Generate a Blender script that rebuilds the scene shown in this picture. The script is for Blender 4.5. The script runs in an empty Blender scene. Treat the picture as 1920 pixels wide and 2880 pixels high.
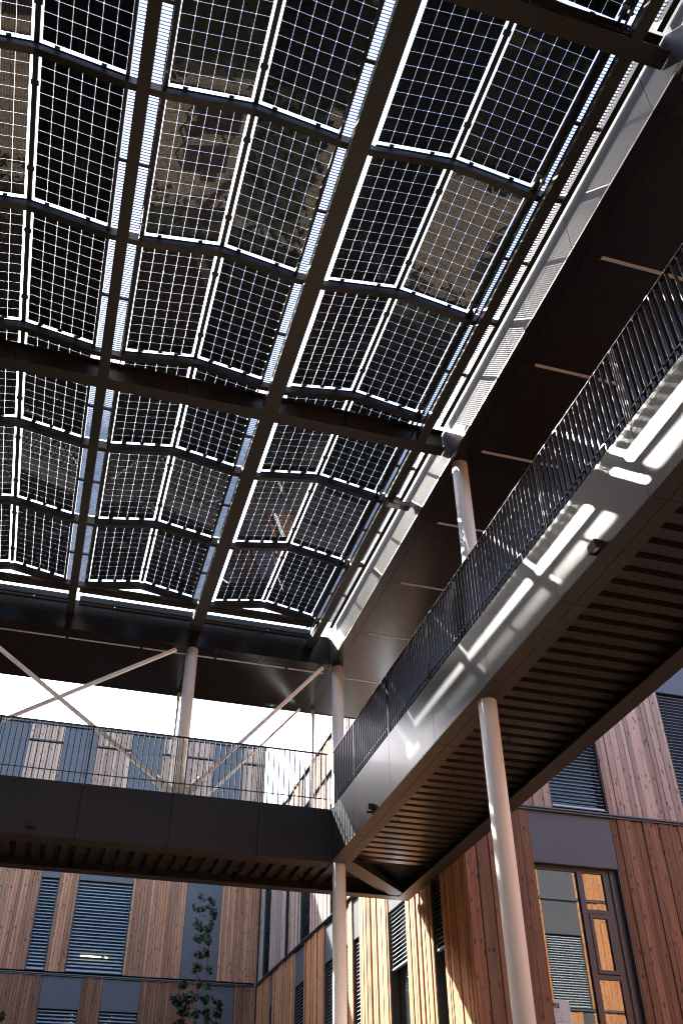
import bpy, bmesh, math, random
from mathutils import Vector, Matrix
random.seed(11)
scene = bpy.context.scene
col = scene.collection

# ------------------------------------------------------------------ camera
FPX = 2631.673                      # focal length in pixels of a 1920 x 2880 frame
PITCH, ROLL, YAW = math.radians(38.73522), math.radians(-0.6205), math.radians(17.15552)
fw = Vector((math.sin(YAW)*math.cos(PITCH), math.cos(YAW)*math.cos(PITCH), math.sin(PITCH)))
rt0 = Vector((math.cos(YAW), -math.sin(YAW), 0.0)); up0 = rt0.cross(fw)
RT = math.cos(ROLL)*rt0 + math.sin(ROLL)*up0
UP = -math.sin(ROLL)*rt0 + math.cos(ROLL)*up0
cam = bpy.data.cameras.new('camera'); camo = bpy.data.objects.new('camera', cam); col.objects.link(camo)
cam.sensor_fit = 'VERTICAL'; cam.sensor_height = 36.0; cam.lens = 36.0*FPX/2880.0
cam.clip_start = 0.05; cam.clip_end = 2000
camo.matrix_world = Matrix(((RT.x, UP.x, -fw.x, 0), (RT.y, UP.y, -fw.y, 0), (RT.z, UP.z, -fw.z, 0), (0, 0, 0, 1)))
scene.camera = camo
def in_view(pts, m=40):
    for p in pts:
        p = Vector(p); w = p.dot(fw)
        if w < 0.3: continue
        x = 960+FPX*p.dot(RT)/w; y = 1440-FPX*p.dot(UP)/w
        if -m < x < 1920+m and -m < y < 2880+m: return True
    return False

# ------------------------------------------------------------------ sky, sun, exposure
SX, SY = 0.624, -0.93               # metres the sunlight moves in x and y for each metre it falls
el = math.atan2(1.0, math.hypot(SX, SY))
world = bpy.data.worlds.new('World'); scene.world = world; world.use_nodes = True
wn = world.node_tree.nodes; wl = world.node_tree.links
sky = wn.new('ShaderNodeTexSky'); sky.sky_type = 'NISHITA'; sky.sun_disc = False
sky.sun_elevation = el; sky.sun_rotation = math.atan2(-SX, -SY)
sky.air_density = 1.0; sky.dust_density = 2.0; sky.ozone_density = 1.0
bg = wn['Background']; bg.inputs[1].default_value = 0.15
wl.new(sky.outputs[0], bg.inputs[0])
sun = bpy.data.lights.new('sun', 'SUN'); suno = bpy.data.objects.new('sun', sun); col.objects.link(suno)
sun.energy = 5.0; sun.angle = math.radians(0.53); sun.color = (1.0, 0.95, 0.87)
suno.rotation_euler = Vector((SX, SY, -1.0)).to_track_quat('-Z', 'Y').to_euler()
suno.location = (-20, 30, 40)
scene.view_settings.view_transform = 'Standard'; scene.view_settings.look = 'None'
scene.view_settings.exposure = 2.95; scene.view_settings.gamma = 1.0; scene.view_settings.use_curve_mapping = False
scene.render.engine = 'CYCLES'
scene.cycles.use_denoising = True; scene.cycles.filter_width = 1.1
scene.cycles.max_bounces = 10; scene.cycles.diffuse_bounces = 5; scene.cycles.glossy_bounces = 5
scene.cycles.transparent_max_bounces = 24
scene.cycles.sample_clamp_indirect = 8.0

# ------------------------------------------------------------------ materials
def mat(name, color, rough=0.5, metal=0.0, spec=0.5, noise=0.0, nscale=6.0, bump=0.0, bscale=60.0, rand=0.0, coat=0.0, rvar=0.02):
    m = bpy.data.materials.new(name); m.use_nodes = True
    nt = m.node_tree; n = nt.nodes; b = n['Principled BSDF']
    b.inputs['Roughness'].default_value = rough; b.inputs['Metallic'].default_value = metal
    b.inputs['Specular IOR Level'].default_value = spec
    b.inputs['Base Color'].default_value = (*color, 1)
    if coat: b.inputs['Coat Weight'].default_value = coat
    geo = n.new('ShaderNodeNewGeometry')
    if noise or rand:
        tx = n.new('ShaderNodeTexNoise'); tx.inputs['Scale'].default_value = nscale; tx.inputs['Detail'].default_value = 6
        nt.links.new(geo.outputs['Position'], tx.inputs['Vector'])
        mr = n.new('ShaderNodeMapRange'); mr.inputs[1].default_value = 0.3; mr.inputs[2].default_value = 0.7
        mr.inputs[3].default_value = 1-noise; mr.inputs[4].default_value = 1+noise
        nt.links.new(tx.outputs['Fac'], mr.inputs[0])
        oi = n.new('ShaderNodeObjectInfo'); m2 = n.new('ShaderNodeMapRange')
        m2.inputs[3].default_value = 1-rand; m2.inputs[4].default_value = 1+rand
        nt.links.new(oi.outputs['Random'], m2.inputs[0])
        mu = n.new('ShaderNodeMath'); mu.operation = 'MULTIPLY'
        nt.links.new(mr.outputs[0], mu.inputs[0]); nt.links.new(m2.outputs[0], mu.inputs[1])
        vm = n.new('ShaderNodeVectorMath'); vm.operation = 'SCALE'; vm.inputs[0].default_value = color
        nt.links.new(mu.outputs[0], vm.inputs['Scale']); nt.links.new(vm.outputs[0], b.inputs['Base Color'])
        rr = n.new('ShaderNodeMapRange'); rr.inputs[3].default_value = max(0.05, rough-rvar); rr.inputs[4].default_value = rough+rvar
        nt.links.new(tx.outputs['Fac'], rr.inputs[0]); nt.links.new(rr.outputs[0], b.inputs['Roughness'])
    if bump:
        t2 = n.new('ShaderNodeTexNoise'); t2.inputs['Scale'].default_value = bscale; t2.inputs['Detail'].default_value = 4
        nt.links.new(geo.outputs['Position'], t2.inputs['Vector'])
        bp = n.new('ShaderNodeBump'); bp.inputs['Strength'].default_value = bump; bp.inputs['Distance'].default_value = 0.01
        nt.links.new(t2.outputs['Fac'], bp.inputs['Height']); nt.links.new(bp.outputs[0], b.inputs['Normal'])
    return m

def wood(name, c_dark, c_light, c_grey, grey):
    m = bpy.data.materials.new(name); m.use_nodes = True
    nt = m.node_tree; n = nt.nodes; L = nt.links.new; b = n['Principled BSDF']
    b.inputs['Roughness'].default_value = 0.7; b.inputs['Specular IOR Level'].default_value = 0.25
    geo = n.new('ShaderNodeNewGeometry'); oi = n.new('ShaderNodeObjectInfo')
    off = n.new('ShaderNodeVectorMath'); off.operation = 'SCALE'; off.inputs[0].default_value = (17, 29, 53)
    L(oi.outputs['Random'], off.inputs['Scale'])
    add = n.new('ShaderNodeVectorMath'); add.operation = 'ADD'; L(geo.outputs['Position'], add.inputs[0]); L(off.outputs[0], add.inputs[1])
    st = n.new('ShaderNodeVectorMath'); st.operation = 'MULTIPLY'; st.inputs[1].default_value = (34, 34, 1.3); L(add.outputs[0], st.inputs[0])
    g = n.new('ShaderNodeTexNoise'); g.inputs['Scale'].default_value = 1.0; g.inputs['Detail'].default_value = 7; g.inputs['Distortion'].default_value = 0.6
    L(st.outputs[0], g.inputs['Vector'])
    ramp = n.new('ShaderNodeValToRGB'); ramp.color_ramp.elements[0].position = 0.32; ramp.color_ramp.elements[1].position = 0.68
    ramp.color_ramp.elements[0].color = (*c_dark, 1); ramp.color_ramp.elements[1].color = (*c_light, 1); L(g.outputs['Fac'], ramp.inputs[0])
    # weathering to grey, by board and in long streaks
    s2 = n.new('ShaderNodeVectorMath'); s2.operation = 'MULTIPLY'; s2.inputs[1].default_value = (6, 6, 0.35); L(add.outputs[0], s2.inputs[0])
    w = n.new('ShaderNodeTexNoise'); w.inputs['Scale'].default_value = 1.0; w.inputs['Detail'].default_value = 3; L(s2.outputs[0], w.inputs['Vector'])
    wm = n.new('ShaderNodeMapRange'); wm.inputs[1].default_value = 0.35; wm.inputs[2].default_value = 0.7; wm.inputs[3].default_value = max(0, grey-0.3); wm.inputs[4].default_value = min(1, grey+0.35)
    L(w.outputs['Fac'], wm.inputs[0])
    mx = n.new('ShaderNodeMixRGB'); L(wm.outputs[0], mx.inputs[0]); L(ramp.outputs[0], mx.inputs[1]); mx.inputs[2].default_value = (*c_grey, 1)
    # knots
    s3 = n.new('ShaderNodeVectorMath'); s3.operation = 'MULTIPLY'; s3.inputs[1].default_value = (9, 9, 4.2); L(add.outputs[0], s3.inputs[0])
    v = n.new('ShaderNodeTexVoronoi'); v.inputs['Scale'].default_value = 1.0; L(s3.outputs[0], v.inputs['Vector'])
    km = n.new('ShaderNodeMapRange'); km.inputs[1].default_value = 0.10; km.inputs[2].default_value = 0.26; km.inputs[3].default_value = 0.30; km.inputs[4].default_value = 1.0
    L(v.outputs['Distance'], km.inputs[0])
    # board to board value
    rm = n.new('ShaderNodeMapRange'); rm.inputs[3].default_value = 0.70; rm.inputs[4].default_value = 1.22; L(oi.outputs['Random'], rm.inputs[0])
    mu = n.new('ShaderNodeMath'); mu.operation = 'MULTIPLY'; L(km.outputs[0], mu.inputs[0]); L(rm.outputs[0], mu.inputs[1])
    sc = n.new('ShaderNodeVectorMath'); sc.operation = 'SCALE'; L(mx.outputs[0], sc.inputs[0]); L(mu.outputs[0], sc.inputs['Scale'])
    L(sc.outputs[0], b.inputs['Base Color'])
    bp = n.new('ShaderNodeBump'); bp.inputs['Strength'].default_value = 0.35; bp.inputs['Distance'].default_value = 0.004
    L(g.outputs['Fac'], bp.inputs['Height']); L(bp.outputs[0], b.inputs['Normal'])
    return m

def glass(name, tint=(1, 1, 1), ior=1.5, rough=0.0):
    m = bpy.data.materials.new(name); m.use_nodes = True
    nt = m.node_tree; n = nt.nodes; L = nt.links.new
    n.remove(n['Principled BSDF']); out = n['Material Output']
    tr = n.new('ShaderNodeBsdfTransparent'); tr.inputs[0].default_value = (*tint, 1)
    gl = n.new('ShaderNodeBsdfGlossy'); gl.inputs['Roughness'].default_value = rough
    fr = n.new('ShaderNodeFresnel'); ge = n.new('ShaderNodeNewGeometry'); mr = n.new('ShaderNodeMapRange')
    mr.inputs[3].default_value = ior; mr.inputs[4].default_value = 1.0/ior
    L(ge.outputs['Backfacing'], mr.inputs[0]); L(mr.outputs[0], fr.inputs[0])
    mx = n.new('ShaderNodeMixShader'); L(fr.outputs[0], mx.inputs[0]); L(tr.outputs[0], mx.inputs[1]); L(gl.outputs[0], mx.inputs[2]); L(mx.outputs[0], out.inputs[0])
    return m

def cell_mat():
    m = bpy.data.materials.new('solar_cell'); m.use_nodes = True
    nt = m.node_tree; n = nt.nodes; L = nt.links.new; b = n['Principled BSDF']
    b.inputs['Roughness'].default_value = 0.35; b.inputs['Specular IOR Level'].default_value = 0.2
    tc = n.new('ShaderNodeTexCoord'); sp = n.new('ShaderNodeSeparateXYZ'); L(tc.outputs['Object'], sp.inputs[0])
    a = n.new('ShaderNodeMath'); a.operation = 'MULTIPLY_ADD'; a.inputs[1].default_value = 5/0.1557; a.inputs[2].default_value = 10.0; L(sp.outputs['X'], a.inputs[0])
    f = n.new('ShaderNodeMath'); f.operation = 'FRACT'; L(a.outputs[0], f.inputs[0])
    d = n.new('ShaderNodeMath'); d.operation = 'SUBTRACT'; d.inputs[1].default_value = 0.5; L(f.outputs[0], d.inputs[0])
    ab = n.new('ShaderNodeMath'); ab.operation = 'ABSOLUTE'; L(d.outputs[0], ab.inputs[0])
    lt = n.new('ShaderNodeMath'); lt.operation = 'LESS_THAN'; lt.inputs[1].default_value = 0.028; L(ab.outputs[0], lt.inputs[0])
    mx = n.new('ShaderNodeMixRGB'); L(lt.outputs[0], mx.inputs[0]); mx.inputs[1].default_value = (0.004, 0.005, 0.009, 1); mx.inputs[2].default_value = (0.11, 0.085, 0.05, 1)
    L(mx.outputs[0], b.inputs['Base Color'])
    return m

M = {}
M['steel'] = mat('brown_black_steel', (0.024, 0.0185, 0.014), 0.45, 0.0, 0.34, noise=0.12, nscale=3, bump=0.05, bscale=180)
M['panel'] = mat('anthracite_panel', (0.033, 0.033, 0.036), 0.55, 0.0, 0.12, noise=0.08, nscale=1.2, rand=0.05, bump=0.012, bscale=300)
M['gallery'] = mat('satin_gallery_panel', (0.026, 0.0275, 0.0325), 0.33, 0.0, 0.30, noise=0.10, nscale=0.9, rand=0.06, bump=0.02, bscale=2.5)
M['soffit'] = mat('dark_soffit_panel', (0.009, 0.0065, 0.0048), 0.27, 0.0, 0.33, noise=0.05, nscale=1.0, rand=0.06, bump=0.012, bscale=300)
M['deck'] = mat('lacquered_deck_sheet', (0.030, 0.0235, 0.0175), 0.28, 0.30, 0.5, noise=0.04, nscale=2.5)
M['black'] = mat('black_rubber', (0.012, 0.012, 0.012), 0.6)
M['rail'] = mat('railing_steel', (0.020, 0.020, 0.021), 0.32, 0.2, 0.5, noise=0.15, nscale=9)
M['white'] = mat('cream_white_paint', (0.88, 0.885, 0.87), 0.38, 0.0, 0.4, noise=0.04, nscale=2.0, bump=0.02, bscale=220)
M['galv'] = mat('galvanised_steel', (0.20, 0.20, 0.205), 0.35, 0.75, 0.5, noise=0.25, nscale=14)
M['floor'] = mat('dark_floor_plate', (0.030, 0.028, 0.026), 0.7, 0.0, 0.2, noise=0.2, nscale=3)
M['cell'] = cell_mat()
M['pv_glass'] = glass('panel_glass', (0.97, 0.985, 0.99), 1.45)
M['led'] = mat('light_diffuser', (0.46, 0.43, 0.40), 0.5)
M['header'] = mat('grey_facade_panel', (0.052, 0.053, 0.060), 0.5, 0.0, 0.4, noise=0.06, nscale=1.5, rand=0.05, bump=0.03, bscale=250)
M['ledge'] = mat('dark_ledge_metal', (0.045, 0.055, 0.060), 0.35, 0.3, 0.5, noise=0.2, nscale=5)
M['frame'] = mat('window_frame_paint', (0.026, 0.023, 0.024), 0.42, 0.0, 0.5, noise=0.06)
M['slat'] = mat('blind_slat_metal', (0.33, 0.36, 0.39), 0.32, 0.3, 0.5, rand=0.12, noise=0.05)
M['membrane'] = mat('black_facade_membrane', (0.012, 0.011, 0.010), 0.8)
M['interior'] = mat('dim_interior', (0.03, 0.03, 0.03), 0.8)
M['pane'] = glass('window_glass', (0.75, 0.80, 0.78), 2.3)
M['wood_o'] = wood('larch_orange', (0.22, 0.075, 0.022), (0.48, 0.20, 0.070), (0.32, 0.20, 0.14), 0.18)
M['wood_w'] = wood('larch_weathered', (0.19, 0.070, 0.030), (0.39, 0.168, 0.080), (0.31, 0.178, 0.108), 0.34)
M['wood_g'] = wood('larch_greyed', (0.20, 0.112, 0.074), (0.40, 0.255, 0.182), (0.34, 0.255, 0.205), 0.48)
M['wood_b'] = wood('larch_brown', (0.105, 0.040, 0.017), (0.24, 0.100, 0.045), (0.18, 0.102, 0.064), 0.26)
M['leaf'] = mat('dark_green_leaf', (0.013, 0.022, 0.007), 0.55, 0.0, 0.25, rand=0.3, noise=0.3, nscale=8)
M['bark'] = mat('young_bark', (0.075, 0.055, 0.040), 0.8, noise=0.3, nscale=20)
M['paper'] = mat('white_paper', (0.42, 0.44, 0.43), 0.7)
M['ink'] = mat('black_ink', (0.01, 0.01, 0.012), 0.6)
M['ink_grey'] = mat('grey_ink', (0.22, 0.23, 0.24), 0.6)
M['green'] = mat('green_sign', (0.004, 0.06, 0.028), 0.4)
M['roofing'] = mat('grey_roofing', (0.14, 0.14, 0.14), 0.8, noise=0.2, nscale=3)

def paving():
    m = mat('courtyard_paving', (0.30, 0.235, 0.18), 0.8, 0, 0.3, noise=0.25, nscale=2.0)
    nt = m.node_tree; n = nt.nodes; L = nt.links.new; b = n['Principled BSDF']
    br = n.new('ShaderNodeTexBrick'); br.inputs['Scale'].default_value = 1.0
    br.inputs['Brick Width'].default_value = 0.8; br.inputs['Row Height'].default_value = 0.4; br.inputs['Mortar Size'].default_value = 0.01
    br.inputs['Color1'].default_value = (0.31, 0.245, 0.18, 1); br.inputs['Color2'].default_value = (0.24, 0.20, 0.155, 1); br.inputs['Mortar'].default_value = (0.10, 0.085, 0.07, 1)
    g = n.new('ShaderNodeNewGeometry'); L(g.outputs['Position'], br.inputs['Vector']); L(br.outputs['Color'], b.inputs['Base Color'])
    return m
M['paving'] = paving()
M['lawn'] = mat('planting_soil', (0.035, 0.040, 0.018), 0.9, noise=0.4, nscale=5)

# ------------------------------------------------------------------ mesh helpers
class MB:
    def __init__(s): s.v = []; s.f = []
    def box(s, x0, x1, y0, y1, z0, z1):
        i = len(s.v)
        s.v += [(x0,y0,z0),(x1,y0,z0),(x1,y1,z0),(x0,y1,z0),(x0,y0,z1),(x1,y0,z1),(x1,y1,z1),(x0,y1,z1)]
        s.f += [(i,i+3,i+2,i+1),(i+4,i+5,i+6,i+7),(i,i+1,i+5,i+4),(i+1,i+2,i+6,i+5),(i+2,i+3,i+7,i+6),(i+3,i,i+4,i+7)]
        return s
    def hull8(s, p):                 # eight corners in box order
        i = len(s.v); s.v += [tuple(q) for q in p]
        s.f += [(i,i+3,i+2,i+1),(i+4,i+5,i+6,i+7),(i,i+1,i+5,i+4),(i+1,i+2,i+6,i+5),(i+2,i+3,i+7,i+6),(i+3,i,i+4,i+7)]
        return s
    def tube(s, a, b, r0, r1=None, n=16, cap=True):
        a = Vector(a); b = Vector(b); r1 = r0 if r1 is None else r1
        d = (b-a).normalized(); t = Vector((1,0,0)) if abs(d.x) < 0.9 else Vector((0,1,0))
        u = d.cross(t).normalized(); w = d.cross(u); i = len(s.v)
        for c, r in ((a, r0), (b, r1)):
            for k in range(n):
                g = 2*math.pi*k/n; s.v.append(tuple(c+u*(r*math.cos(g))+w*(r*math.sin(g))))
        for k in range(n):
            k2 = (k+1) % n; s.f.append((i+k, i+k2, i+n+k2, i+n+k))
        if cap: s.f.append(tuple(i+k for k in reversed(range(n)))); s.f.append(tuple(i+n+k for k in range(n)))
        return s
    def bar(s, a, b, w, h, side=(0,1,0)):  # rectangular bar from a to b
        a = Vector(a); b = Vector(b); d = (b-a).normalized(); sd = Vector(side); sd = (sd-d*sd.dot(d)).normalized(); t = d.cross(sd)
        c = []
        for z in (-1, 1):
            pass
        p = [a-sd*w/2-t*h/2, a+sd*w/2-t*h/2, b+sd*w/2-t*h/2, b-sd*w/2-t*h/2, a-sd*w/2+t*h/2, a+sd*w/2+t*h/2, b+sd*w/2+t*h/2, b-sd*w/2+t*h/2]
        return s.hull8(p)
    def mesh(s, name):
        me = bpy.data.meshes.new(name); me.from_pydata(s.v, [], s.f); me.update()
        bm = bmesh.new(); bm.from_mesh(me); bmesh.ops.recalc_face_normals(bm, faces=bm.faces); bm.to_mesh(me); bm.free()
        return me
    def build(s, name, m, parent=None, smooth=False, origin=None):
        if origin is not None:
            o = Vector(origin); s.v = [tuple(Vector(q)-o) for q in s.v]
        me = s.mesh(name); me.materials.append(M[m] if isinstance(m, str) else m)
        if smooth:
            for p in me.polygons: p.use_smooth = len(p.vertices) == 4
        ob = bpy.data.objects.new(name, me); col.objects.link(ob)
        if parent is not None: ob.parent = parent
        elif origin is not None: ob.location = origin
        return ob
def bxo(name, m, parent, *b): return MB().box(*b).build(name, m, parent)
def tag(o, label=None, cat=None, group=None, kind=None):
    if label: o['label'] = label
    if cat: o['category'] = cat
    if group: o['group'] = group
    if kind: o['kind'] = kind
    return o
def thing(name, label, cat, loc=(0,0,0), group=None):
    o = bpy.data.objects.new(name, None); col.objects.link(o); o.empty_display_size = 0.2; o.location = loc
    return tag(o, label, cat, group)
def inst(name, me, parent, loc, rot=None, scale=None):
    o = bpy.data.objects.new(name, me); col.objects.link(o); o.parent = parent; o.location = loc
    if rot: o.rotation_euler = rot
    if scale: o.scale = scale
    return o

GZ = -1.6                            # ground level; the camera stands at eye height above it
# ------------------------------------------------------------------ ground
g = MB().box(-160, 160, -160, 260, GZ-0.5, GZ).build('ground', 'paving'); tag(g, kind='structure')
def bed(x0, x1, y0, y1, seed):
    rnd = random.Random(seed); mb = MB()
    n = int((x1-x0)*(y1-y0)*22)
    for k in range(n):
        x, y = rnd.uniform(x0, x1), rnd.uniform(y0, y1); y += 0.35*math.sin(x*1.7)+0.2*math.sin(x*4.1) if y < y0+1.5 else 0.0; h = rnd.uniform(0.1, 0.6); a = rnd.uniform(0, 6.28); r = rnd.uniform(0.08, 0.2); i = len(mb.v)
        mb.v += [(x-r*math.cos(a), y-r*math.sin(a), GZ+h), (x+0.4*r*math.sin(a), y-0.4*r*math.cos(a), GZ+h+0.05), (x+r*math.cos(a), y+r*math.sin(a), GZ+h*0.8), (x-0.4*r*math.sin(a), y+0.4*r*math.cos(a), GZ+h+0.02)]
        mb.f.append((i, i+1, i+2, i+3))
    o = mb.build('ground_cover', 'leaf'); tag(o, 'low leafy bed planting out of view, darkening the ground mirrored in panels', 'planting', kind='stuff')
    s = MB().box(x0, x1, y0+0.45, y1, GZ, GZ+0.06).build('planting_soil', 'lawn'); tag(s, kind='structure')
bed(-9.0, -0.9, 2.0, 15.2, 1); bed(-10.0, 6.6, 15.2, 30.5, 2); bed(2.6, 6.4, 1.0, 11.7, 3)  # left and right beds added so panels mirror dark ground, not paving

def seat(name, x, y, w, d, h, label, cat, grp=None):
    t = thing(name, label, cat, (x, y, GZ), grp)
    MB().box(-w/2, w/2, -d/2, d/2, h-0.04, h).build('top', 'rail', t)
    for sx in (-1, 1):
        for sy in (-1, 1):
            cx, cy = sx*(w/2-0.04), sy*(d/2-0.04); MB().box(cx-0.02, cx+0.02, cy-0.02, cy+0.02, 0, h-0.04).build('leg', 'rail', t)
seat('courtyard_table', 4.75, 13.6, 1.2, 0.75, 0.74, 'dark courtyard table seen mirrored in a centre bay solar panel', 'table')
seat('stool', 4.45, 12.95, 0.4, 0.4, 0.45, 'dark stool before the courtyard table', 'stool', 'stools by the table')
seat('stool', 5.05, 14.25, 0.4, 0.4, 0.45, 'dark stool behind the courtyard table', 'stool', 'stools by the table')

# ------------------------------------------------------------------ roof ring round the canopy
XF, YF_ = 4.70, 16.14                # inner faces of the roof ring
SZ = 9.49                            # soffit level
XO, YO = 6.85, 18.28                 # outer edges
XL, YS = -8.35, -6.0                 # inner faces on the sides out of view
ring = thing('roof_ring', 'dark panelled roof slab framing the solar canopy on all sides', 'roof', (0, 0, 0))
core = MB()
core.box(XF+0.04, XO, YS-2.2, YO, SZ+0.04, 10.70)
core.box(XL-2.2, XF+0.04, YF_+0.04, YO, SZ+0.04, 10.12)
core.box(XL-2.2, XL-0.04, YS-2.2, YF_+0.04, SZ+0.04, 10.70)
core.box(XL-0.04, XF+0.04, YS-2.2, YS-0.04, SZ+0.04, 10.70)
core.build('roof_slab', 'roofing', ring)
JY = [5.70+1.812*k for k in range(-7, 8)]
JY = [y for y in JY if y < YF_+0.6]
g_ = 0.0035
ys = [YS-2.2]+JY[:]+[YO]
for a, b in zip(ys[:-1], ys[1:]):
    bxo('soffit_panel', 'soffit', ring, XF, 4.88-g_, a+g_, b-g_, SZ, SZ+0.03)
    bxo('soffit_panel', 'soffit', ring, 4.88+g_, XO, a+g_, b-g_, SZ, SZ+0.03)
    b2 = min(b, YF_)
    if b2 > a: bxo('fascia_panel', 'panel', ring, XF, XF+0.03, a+g_, b2-g_, SZ+0.031, 10.66)
JX = [-1.24+1.54*k for k in range(-5, 4)]
xs = [XL-2.2]+JX+[XF-2*g_]
for a, b in zip(xs[:-1], xs[1:]):
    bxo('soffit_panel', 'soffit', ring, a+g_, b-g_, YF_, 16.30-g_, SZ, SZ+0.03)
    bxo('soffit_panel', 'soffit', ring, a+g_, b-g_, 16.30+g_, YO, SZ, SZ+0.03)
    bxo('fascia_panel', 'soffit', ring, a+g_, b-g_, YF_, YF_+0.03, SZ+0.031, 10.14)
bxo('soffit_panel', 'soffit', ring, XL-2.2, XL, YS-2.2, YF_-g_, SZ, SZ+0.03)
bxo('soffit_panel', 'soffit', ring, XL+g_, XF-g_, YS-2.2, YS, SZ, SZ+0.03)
bxo('edge_trim', 'panel', ring, XL-2.2, XO, YO+0.004, YO+0.03, SZ-0.012, 10.16)
bxo('edge_trim', 'panel', ring, XO+0.004, XO+0.03, YS-2.2, YO, SZ-0.012, 10.74)

# linear soffit lights
for i, y in enumerate([y for y in JY if y > 5]):
    nm = ['nearest', 'second', 'third', 'fourth', 'fifth', 'sixth', 'farthest'][min(i, 6)]
    t = thing('soffit_light', 'pale linear light set across the side soffit, %s from the camera' % nm, 'light', (5.09, y, SZ), 'linear lights in the side soffit')
    L_ = 1.30
    MB().box(0, L_, -0.024, 0.024, -0.006, 0.0).build('housing', 'led', t)
    MB().box(0.012, L_-0.012, -0.016, 0.016, -0.010, -0.006).build('diffuser', 'led', t)
for i, (a, b) in enumerate([(-1.90, -0.51), (-0.46, 0.92), (0.97, 2.38), (2.43, 3.84), (3.91, 4.66)]):
    nm = ['first', 'second', 'third', 'fourth', 'fifth and shortest'][i]
    t = thing('soffit_light', 'pale linear light along the far soffit, %s from the left' % nm, 'light', (a, 16.50, SZ), 'linear lights in the far soffit')
    MB().box(0, b-a, -0.022, 0.022, -0.006, 0.0).build('housing', 'led', t)
    MB().box(0.012, b-a-0.012, -0.015, 0.015, -0.010, -0.006).build('diffuser', 'led', t)
t = thing('exit_sign', 'small flush green exit sign in the far soffit near its outer edge', 'sign', (3.95, 18.13, SZ))
MB().box(-0.12, 0.12, -0.07, 0.07, -0.02, 0).build('housing', 'frame', t)
MB().box(-0.10, 0.10, -0.05, 0.05, -0.024, -0.02).build('face', 'green', t)
MB().box(-0.02, 0.05, -0.012, 0.012, -0.027, -0.024).build('arrow', 'white', t)

# ------------------------------------------------------------------ canopy steel
HB = 9.80
def ibeam_x(name, x0, x1, yc, w, z0, z1, label, group):
    t = thing(name, label, 'beam', ((x0+x1)/2, yc, z0), group); h = (x1-x0)/2; H = z1-z0
    MB().box(-h, h, -w/2, w/2, 0, 0.016).build('bottom_flange', 'steel', t)
    MB().box(-h, h, -0.006, 0.006, 0.016, H-0.016).build('web', 'steel', t)
    MB().box(-h, h, -w/2+0.012, w/2-0.012, H-0.016, H).build('top_flange', 'steel', t)
    for xx in (-6.60, -4.17, -0.517-1.223, 0.70, 3.10):
        if x0 < xx < x1: MB().box(xx-(x0+x1)/2-0.005, xx-(x0+x1)/2+0.005, -w/2+0.02, w/2-0.02, 0.016, H-0.016).build('stiffener', 'steel', t)
    return t
YB = 9.81
for y, nm in ((YB, 'middle'), (3.49, 'nearest')):
    ibeam_x('cross_beam', XL, XF-0.012, y, 0.206, HB, 10.17, 'deep brown black steel beam crossing under the solar canopy, %s to the camera' % nm if nm == 'nearest' else 'deep brown black steel beam crossing the middle of the solar canopy', 'cross beams')
# long beams, box sections, cut where the cross beams pass
LB = [(-0.517, 0.142, 'narrow left'), (1.911, 0.226, 'wide centre'), (4.279, 0.138, 'narrow right edge')]
segs = [(-2.72, 3.385, 'above the nearest cross beam'), (3.595, 9.705, 'before the middle cross beam'), (9.915, 16.10, 'beyond the middle cross beam')]
for xc, w, nm in LB:
    for a, b, sn in segs:
        if a < 0 and xc < 4: continue
        t = thing('long_beam', '%s box beam running lengthwise under the panels %s' % (nm, sn), 'beam', (xc, (a+b)/2, HB), 'long canopy beams'); h = (b-a)/2
        MB().box(-w/2, w/2, -h, h, 0.001, 0.155).build('box_section', 'steel', t)
        MB().box(-w/2-0.004, w/2+0.004, -h, -h+0.012, 0.004, 0.20).build('end_plate', 'steel', t)
        MB().box(-w/2-0.004, w/2+0.004, h-0.012, h, 0.004, 0.20).build('end_plate', 'steel', t)

# ------------------------------------------------------------------ solar panels and bent purlins
RIDGE = [0.712+2.43*k for k in range(-3, 2)]
PITCHY = 2.012
ROWS = range(-5, 6)                                  # far edge of row r
def yfar(r): return 5.44+PITCHY*r
ZE, ZR = 10.205, 10.375                              # eave and ridge height of the panel underside
ang = math.atan2(ZR-ZE, 0.955)
PW, PL = 0.955/math.cos(ang), 1.900
CP = 0.1557
c_ = 0.07725; k_ = 0.0062
cm = MB(); oc = [(-c_+k_,-c_),(c_-k_,-c_),(c_,-c_+k_),(c_,c_-k_),(c_-k_,c_),(-c_+k_,c_),(-c_,c_-k_),(-c_,-c_+k_)]
cm.v = [(x, y, 0) for x, y in oc]+[(x, y, 0.0006) for x, y in oc]
cm.f = [tuple(reversed(range(8))), tuple(range(8, 16))]+[(i, (i+1) % 8, 8+(i+1) % 8, 8+i) for i in range(8)]
cellme = cm.mesh('cell'); cellme.materials.append(M['cell'])
glassme = MB().box(0, PW, -PL, 0, 0, 0.007).mesh('glass'); glassme.materials.append(M['pv_glass'])
clampme = MB().box(-0.03, 0.03, -0.012, 0.014, -0.006, 0.014).mesh('clamp'); clampme.materials.append(M['black'])
jbme = MB().box(-0.022, 0.022, -0.045, 0.0, -0.028, -0.001).box(-0.034, 0.034, -0.016, 0.0, -0.022, -0.002).mesh('junction_box'); jbme.materials.append(M['black'])
cabme = bpy.data.meshes.new('cable'); mb = MB()
pp = [(0, -0.02, -0.02), (0.03, 0.01, -0.05), (0.07, 0.03, -0.06), (0.12, 0.02, -0.03)]
for a, b in zip(pp[:-1], pp[1:]): mb.tube(a, b, 0.004, n=6)
cabme = mb.mesh('cable'); cabme.materials.append(M['black'])
MGE, MGR = 0.010, 0.026                              # clear glass margin at eave and ridge side
rest = MB()
BAYN = {0: 'far left bay', 1: 'outer left bay', 2: 'left bay', 3: 'centre bay', 4: 'right bay'}
ORD = ['first', 'second', 'third']
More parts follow.
